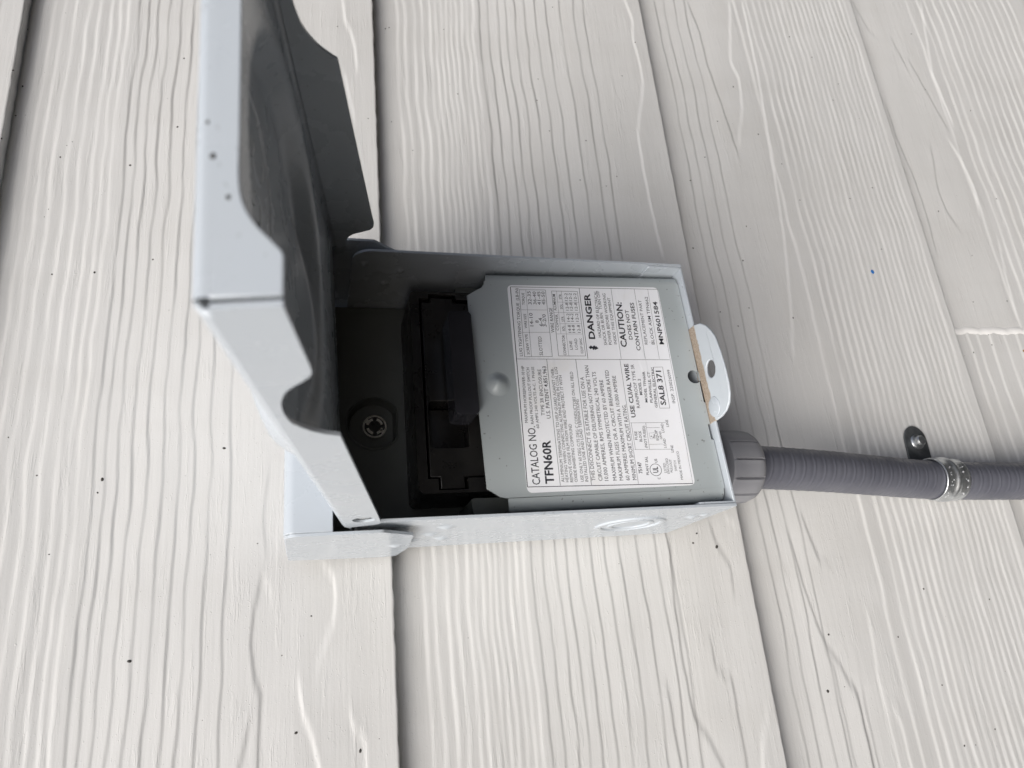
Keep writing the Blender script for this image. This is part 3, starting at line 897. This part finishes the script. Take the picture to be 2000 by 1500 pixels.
po = MB()
po.plate([(22.4, 85), (22.4, 115), (17.2, 115), (17.2, 126), (22.4, 126), (22.4, 130.4), (107.4, 130.4), (107.4, 126), (109.8, 126), (109.8, 115), (107.4, 115), (107.4, 85)],
         [rounded([(36, 112), (36, 129.2), (57.6, 129.2), (57.6, 112)], 1.2, 3)], 26, (0, 0, 24), X, Zv, Nv)
po.box(37, 57, 110.5, 129.4, 24.5, 40)
poo = po.build("pullout_switch", M_BLACK, box, .5)
gr = MB()
gr.plate(rounded([(45.0, 110.6), (45.0, 121.2), (93.6, 121.6), (93.6, 111.2)], 2.4, 5), [], 15.4, (0, 0, 54.2), X, Zv, Nv)
gr.build("pull_handle", M_GRIP, poo, 1.3, 40, 3)
MB().plate(rounded([(58, 113), (58, 119), (86, 119), (86, 113)], 1.5), [], 6, (0, 0, 49), X, Zv, Nv).build("handle_stem", M_GRIP, poo, .5)
MB().plate([(2, 4), (119, 8), (119, 79), (2, 79)], [], 1.2, (0, 0, 50), X, Zv, Nv).build('shade_sheet', M_BLACK, box, .2)  # added black sheet, stands in for the shade behind the cover hole
# mounting screw in the pocket: flanged head with a combination recess
ms = MB()
ms.lathe([(3.6, 0), (5.7, .2), (5.9, .9), (5.5, 1.5), (5.1, 1.5), (4.9, .9)], (57.5, 150.2, 12.0), X, Zv, Nv, 32, False)
for a in range(4):
    t0 = math.pi / 4 + a * math.pi / 2 
    q = []
    for k in range(6):
        t = t0 - .52 + 1.04 * k / 5
        q.append((3.0 * math.cos(t), 3.0 * math.sin(t)))
    for k in range(6):
        t = t0 + .52 - 1.04 * k / 5
        q.append((4.2 * math.cos(t), 4.2 * math.sin(t)))
    ms.plate(q, [], .9, (57.5, 150.2, 12.6), X, Zv, Nv)
ms.plate([(-.9, 3.1), (.9, 3.1), (.9, 5.2), (-.9, 5.2)], [], 1.0, (57.5, 150.2, 12.6), (.82, -.57, 0), (.57, .82, 0), Nv)
ms.plate([(-.8, -5.0), (.8, -5.0), (.8, -3.1), (-.8, -3.1)], [], .9, (57.5, 150.2, 12.6), (.82, -.57, 0), (.57, .82, 0), Nv)
mso = ms.build("mounting_screw", M_BRASS, box, .12)
MB().lathe([(5.0, 0), (.01, 0)], (57.5, 150.2, 12.5), X, Zv, Nv, 24, False).build("screw_recess", M_BLACK, mso)

# ---------------- the open lid
S3 = np.array([0, .1541, .9881]); S3 /= np.linalg.norm(S3)
D3 = np.array([0, -S3[2], S3[1]])
LO = np.array([0, 168.7, 71.3])
def L3(x, s, d): return tuple(LO + np.array([x, 0, 0]) + S3 * s + D3 * d)
TW = -3.2 / 122
LEN = 192.4
DCX, DCS, DRX, DRS, DDEP = 61.0, 97.0, 59.5, 62.0, 7.5
def lid_d(x, s):
    q = (abs((x - DCX) / DRX) ** 2 + abs((s - DCS) / DRS) ** 2) ** .5
    t = min(1, max(0, (1.0 - q) / .12)); t = t * t * (3 - 2 * t)
    if s < 56: t *= max(.2, 1 - (56 - s) * .036)
    return TW * max(0, x) - DDEP * t
ed = [(-1.0, 3.0), (-.9, 1.9), (-.5, .9), (.2, .25), (1.2, 0)]
xs = [a for a, _ in ed] + list(np.linspace(2.5, 119.5, 86)) + [122 - a for a, _ in ed[::-1]]
dd = [b for _, b in ed] + [0] * 86 + [b for _, b in ed[::-1]]
ss = list(np.linspace(0, LEN - 1.8, 120))
lm = MB(); lm.grid([[L3(x, s, lid_d(x, s) + e) for x, e in zip(xs, dd)] for s in ss])
lid = lm.build("lid", M_GREY, box, 0, 60)
# make sure the sheet thickens towards the inside
so_ = lid.modifiers.new("sheet", 'SOLIDIFY'); so_.thickness = 1.0 * MM; so_.offset = 0.0
def smooth2(pts, n=5):
    p = [Vector(q) for q in pts]; p = [2 * p[0] - p[1]] + p + [2 * p[-1] - p[-2]]; out = []
    for i in range(1, len(p) - 2):
        for k in range(n):
            t = k / n
            q = .5 * ((2 * p[i]) + (-p[i - 1] + p[i + 1]) * t + (2 * p[i - 1] - 5 * p[i] + 4 * p[i + 1] - p[i + 2]) * t * t + (-p[i - 1] + 3 * p[i] - 3 * p[i + 1] + p[i + 2]) * t ** 3)
            out.append((q.x, q.y))
    return out + [tuple(p[-2])]
def flange(pts, x0, w): return MB().plate(pts, [], w, L3(x0, 0, 0), S3, D3, X)
cut = [(163.5, 12.3), (160.6, 10.2), (156.3, 6.9), (150.6, 4.9), (145, 4.1), (139, 4.1), (135.3, 4.8), (129.7, 7.7), (126.5, 10.6)]
lf = [(192.2, 2.4), (192.6, 12.9), (167.6, 13.1), (165.2, 12.9)] + smooth2(cut) + [(124.6, 13.3), (24, 14.8), (12, 14.9), (7.5, 14.9), (4.6, 14.2), (3.2, 12.0), (2.2, 7), (1.6, 3.4), (-.2, 3.0), (-3.8, 3.1), (-3.9, 2.2), (0, 2.2)]
hole = [(15.2 + 4.6 * math.cos(-t), 9.2 + 4.2 * math.sin(-t)) for t in np.linspace(0, 2 * math.pi, 21)[:-1]]
MB().plate(lf, [hole], 1.0, L3(-1.5, 0, 0), S3, D3, X).build("side_flange", M_GREY, lid, .15)
rf = [(192.2, -.8), (192.6, 12.9), (173, 12.9)] + smooth2([(172.5, 12.5), (168, 8.6), (160, 5.0), (150, 3.1), (141, 2.6), (131.3, 2.9), (123.3, 4.1), (116.7, 7.2), (112.4, 10.8), (110.9, 12.4)]) + [(109.8, 12.6)] + \
     [(72, 14.2), (24, 16.3), (19.6, 16.6), (16.6, 16.1), (14.6, 14.6), (12.9, 10.5), (11.6, 7.2), (9.4, 4.9), (5, 3.4), (0, 3), (0, -.8)]
MB().plate(rf, [], 1.0, L3(121.5, 0, 0), S3, D3, X).build("side_flange", M_GREY, lid, 0)
ef = [(0.4, 2.2), (0.4, 12.9), (7.0, 12.9)] + smooth2([(7.9, 12.6), (9.9, 10.9), (12.3, 8.9), (15, 7.3), (18, 6.35), (22, 5.95), (30, 5.85)]) + [(31, 5.85), (92, 4.6), (101, 4.7), (106, 6), (111, 9.6), (114.5, 12.4), (120.6, 12.4), (120.6, .6)]
eo = MB().plate(ef, [], 1.0, L3(0, LEN - 1.0, 0), X, D3, S3)
ch = MB(); rc = random.Random(5)
for x, d, rr in ((25, 1.9, .62), (17.4, 4.5, .5), (31.5, .8, .4)):
    ch.dome(rr, .22, L3(x, LEN, d), X, D3 * .8, S3, 9, 3)
cho = ch.build("paint_chip", M_SPECK, lid); tag(cho, kind="stuff")
# rolled top of the end flange
pts = []
for x in np.linspace(.4, 120.6, 24):
    e = -TW * 0 + TW * x
    row = [L3(x, LEN - 1.9 + 1.9 * math.sin(math.radians(a)), e + 2.0 - 2.0 * math.cos(math.radians(a)) - .45) for a in (0, 20, 40, 60, 80, 90)]
    row.append(L3(x, LEN, 2.3 + e * .3))
    pts.append(row)
eo.grid(pts)
eo.build("end_flange", M_GREY, lid, .25)
# hinge rivet seen through the flange hole
rv = MB(); rv.lathe([(2.9, 0), (3.0, .6), (2.2, 1.3), (.01, 1.6)], L3(.6, 15.2, 9.2), S3, D3, (-1, 0, 0), 24, False)
rv.build("hinge_rivet", M_ZINC, lid)
# pressed round emblem with curly monogram on the dished panel
def LE(x, s): return L3(x, s, lid_d(x, s) + .45)
em = MB(); 
ECX, ECS, ER = 72.0, 122.0, 24.0
def ridge(path, w=.9, h=.42, closed=False):
    n = len(path); rows = []
    for i in range(n):
        a = Vector(path[i - 1] if (i or closed) else path[i]); b = Vector(path[(i + 1) % n] if (i < n - 1 or closed) else path[i])
        t = (b - a).normalized(); nr = Vector((-t.y, t.x)); p = Vector(path[i]); row = []
        for k, hh in ((-1, 0), (-.5, .75), (0, 1), (.5, .75), (1, 0)):
            q = p + nr * (w * k); base = LE(q.x, q.y)
            row.append(tuple(np.array(base) + D3 * (h * hh)))
        rows.append(row)
    if closed: rows.append(rows[0])
    em.grid(rows)
ridge([(ECX + ER * math.cos(t), ECS + ER * math.sin(t)) for t in np.linspace(0, 2 * math.pi, 65)[:-1]], 1.0, .5, True)
def spiral(cx, cs, r0, r1, a0, a1, n=22, sx=1):
    return [(cx + sx * (r0 + (r1 - r0) * i / n) * math.cos(math.radians(a0 + (a1 - a0) * i / n)), cs + (r0 + (r1 - r0) * i / n) * math.sin(math.radians(a0 + (a1 - a0) * i / n))) for i in range(n + 1)]
ridge(spiral(ECX - 9, ECS + 1, 11, 9, -60, -330)); ridge(spiral(ECX - 5, ECS + 8, 2, 5, 0, 250)); ridge(spiral(ECX - 7, ECS - 7, 6, 3, 100, -170))
ridge(spiral(ECX + 10, ECS + 6, 7.5, 6, -80, -290)); ridge(spiral(ECX + 10, ECS - 6.5, 8, 6, 80, 300)); ridge(spiral(ECX + 13, ECS + 9, 2, 4, 0, 240))
for t0 in (20, 110, 200, 290):
    ridge(spiral(ECX, ECS, 22.5, 22, t0, t0 + 52, 12), .7, .3)
em.build("emblem", M_GREY, lid)

# ------------------------------------------------------------------ flexible conduit
cpts = [(27.6, -16, 33.5), (27.4, -34, 32.2), (26.6, -56, 29.6), (25.2, -90, 24.6), (23.2, -128, 18.2), (21.2, -162, 13.2), (19.6, -196, 11.2), (18.2, -238, 10.4), (17, -300, 9.8), (16, -380, 9.6), (15, -520, 9.6), (14, -760, 9.6)]
cond = thing("flexible_conduit", "ribbed grey flexible conduit running down the wall from the bottom of the box", "conduit", P(18, -240, 0))
def catmull(pts, per):
    p = [np.array(q, float) for q in pts]; p = [2 * p[0] - p[1]] + p + [2 * p[-1] - p[-2]]; out = []
    for i in range(1, len(p) - 2):
        L = np.linalg.norm(p[i + 1] - p[i]); n = max(2, int(L / per))
        for k in range(n):
            t = k / n
            out.append(.5 * ((2 * p[i]) + (-p[i - 1] + p[i + 1]) * t + (2 * p[i - 1] - 5 * p[i] + 4 * p[i + 1] - p[i + 2]) * t * t + (-p[i - 1] + 3 * p[i] - 3 * p[i + 1] + p[i + 2]) * t ** 3))
    out.append(p[-2]); return out
path = catmull(cpts, .55)
seg = 40; cm = MB(); acc = 0.0; PIT = 7.0
for i, q in enumerate(path):
    t = path[min(i + 1, len(path) - 1)] - path[max(i - 1, 0)]; t = t / np.linalg.norm(t)
    a = np.cross(t, (0, 0, 1)); a /= np.linalg.norm(a); b2 = np.cross(t, a)
    if i: acc += np.linalg.norm(q - path[i - 1])
    for k in range(seg):
        u = 2 * math.pi * k / seg
        f = ((acc / PIT + k / seg) % 1.0)
        f = min(f, 1 - f)
        r = 11.15 + .34 * math.exp(-(f * PIT / .55) ** 2) - .10 * math.cos(2 * math.pi * (f))
        cm.v.append(tuple(q + a * (r * math.cos(u)) + b2 * (r * math.sin(u))))
for i in range(len(path) - 1):
    for k in range(seg):
        a = i * seg + k; b2 = i * seg + (k + 1) % seg; cm.f.append((a, b2, b2 + seg, a + seg))
cm.build("conduit_jacket", M_JACK, cond, 0, 60)
# compression nut with grip ribs, and the collar behind it
ax = np.array([-.2, -18, -1.3]); ax /= np.linalg.norm(ax)
na = np.cross(ax, (0, 0, 1)); na /= np.linalg.norm(na); nb = np.cross(ax, na)
NO = np.array([27.5, -17.5, 33.6])
nut = MB(); seg = 168
prof = [(11.2, 20.6), (13.4, 20.9), (15.8, 20.4), (17.4, 19.0), (18.2, 17.0), (18.5, 14.5), (18.6, 10), (18.6, 5), (18.5, 1.5), (17.9, .3), (16.8, 0), (12, 0)]
prof = prof[::-1]
k0 = 0
for r, h in prof:
    for i in range(seg):
        t = 2 * math.pi * i / seg
        ph = (i / seg * 12) % 1.0
        gate = max(0.0, min(1, (h - 1.0) / 1.2)) * max(0.0, min(1, (18.6 - h) / 1.5)) if r > 16 else 0
        prof_r = r
        if ph < .13: prof_r = r - 1.15 * gate * math.sin(math.pi * ph / .13) ** .5
        elif ph < .22: prof_r = r + .25 * gate
        nut.v.append(tuple(NO + na * (prof_r * math.cos(t)) + nb * (prof_r * math.sin(t)) + ax * h))
for j in range(len(prof) - 1):
    for i in range(seg):
        a = j * seg + i; b2 = j * seg + (i + 1) % seg; nut.f.append((a, b2, b2 + seg, a + seg))
nut.build("compression_nut", M_PVC, cond, 0, 35)
MB().lathe([(15.6, 0), (16.4, .6), (16.4, 5), (14.6, 5.8), (14.6, 12), (13.0, 14.4)], NO - ax * 14.2, na, nb, ax, 48).build("connector_collar", M_PVC, cond, .3)

# ------------------------------------------------------------------ one-hole strap
strap = thing("conduit_strap", "shiny galvanised one-hole strap holding the conduit against the siding", "conduit strap", P(21, -180, 0))
sc_ = np.array([20.6, -179.0, 12.4]); sa_ = np.array([-.035, -.998, -.05]); sa_ /= np.linalg.norm(sa_)
sx_ = np.cross(sa_, (0, 0, 1)); sx_ /= np.linalg.norm(sx_)
if sx_[0] < 0: sx_ = -sx_
sn_ = np.cross(sx_, sa_); sn_ = sn_ if sn_[2] > 0 else -sn_
bd = MB(); rows = []
WS = np.linspace(-8.6, 8.6, 31)
angs = list(np.linspace(-12, 218, 56))
def prof_h(w):
    return 1.05 * math.exp(-(w / 1.7) ** 2) + .25 * math.exp(-((abs(w) - 8.2) / .8) ** 2)
def strap_row(a, w0, w1, foot=0):
    row = []
    for w in WS:
        ww = w * (1.0 if a < 170 else 1 - .28 * ((a - 170) / 48) ** 2)
        r = 11.75 + prof_h(w)
        row.append(tuple(sc_ + sx_ * (r * math.cos(math.radians(a))) + sn_ * (r * math.sin(math.radians(a))) + sa_ * ww))
    return row
for a in angs: rows.append(strap_row(a, 0, 0))
bd.grid(rows)
bo = bd.build("strap_band", M_ZINC, strap, 0, 60); s_ = bo.modifiers.new("sheet", 'SOLIDIFY'); s_.thickness = .9 * MM; s_.offset = 0
# stamped triangles on the band
st = MB(); r2 = random.Random(11)
for i in range(26):
    a = r2.uniform(60, 160); w = r2.choice((-5.4, -4.4, 4.2, 5.4, 6.4)) + r2.uniform(-.4, .4); sz = r2.uniform(.4, .62)
    r = 12.25 + prof_h(w)
    tri = []
    for k in range(3):
        t = 2.094 * k + .5
        aa = a + math.degrees(sz * math.sin(t) / r); w2 = w + sz * math.cos(t)
        tri.append(tuple(sc_ + sx_ * (r * math.cos(math.radians(aa))) + sn_ * (r * math.sin(math.radians(aa))) + sa_ * w2))
    top = tuple(np.mean(np.array(tri), 0) + .25 * (sx_ * math.cos(math.radians(a)) + sn_ * math.sin(math.radians(a))))
    st.add(tri + [top], [(0, 1, 3), (1, 2, 3), (2, 0, 3)])
so2 = st.build("stamped_mark", M_STAMP, bo, 0, 0); tag(so2, kind="stuff")
# flat ear with the screw
er = []
for t in np.linspace(-90, 90, 13): er.append((27.5 + 9.6 * math.cos(math.radians(t)), 8.2 * math.sin(math.radians(t))))
er += [(11.4, 8.4), (11.4, -8.4)]
surf_n = surf(50, -180)
eo_ = MB().plate(er, [], 1.1, (20.6, -181.0, surf_n + .5), (1, -.03, 0), (.03, 1, 0), Nv).build("strap_ear", M_ZINC_DARK, strap, .3)
sw = MB(); sw.lathe([(4.6, 0), (4.7, .6), (4.2, 1.1), (3.3, 1.3), (3.2, 3.6), (2.6, 4.3), (.01, 4.5)], (47.4, -182.2, surf_n + 1.6), X, Zv, Nv, 28, False)
sw.build("strap_screw", M_ZINC, strap)
MB().dome(1.7, .7, tuple(sc_ + sx_ * (12.7 * math.cos(math.radians(203))) + sn_ * (12.7 * math.sin(math.radians(203)))), sa_, (0, 0, 1), tuple(-sx_), 14, 4).build("strap_dimple", M_ZINC, strap)
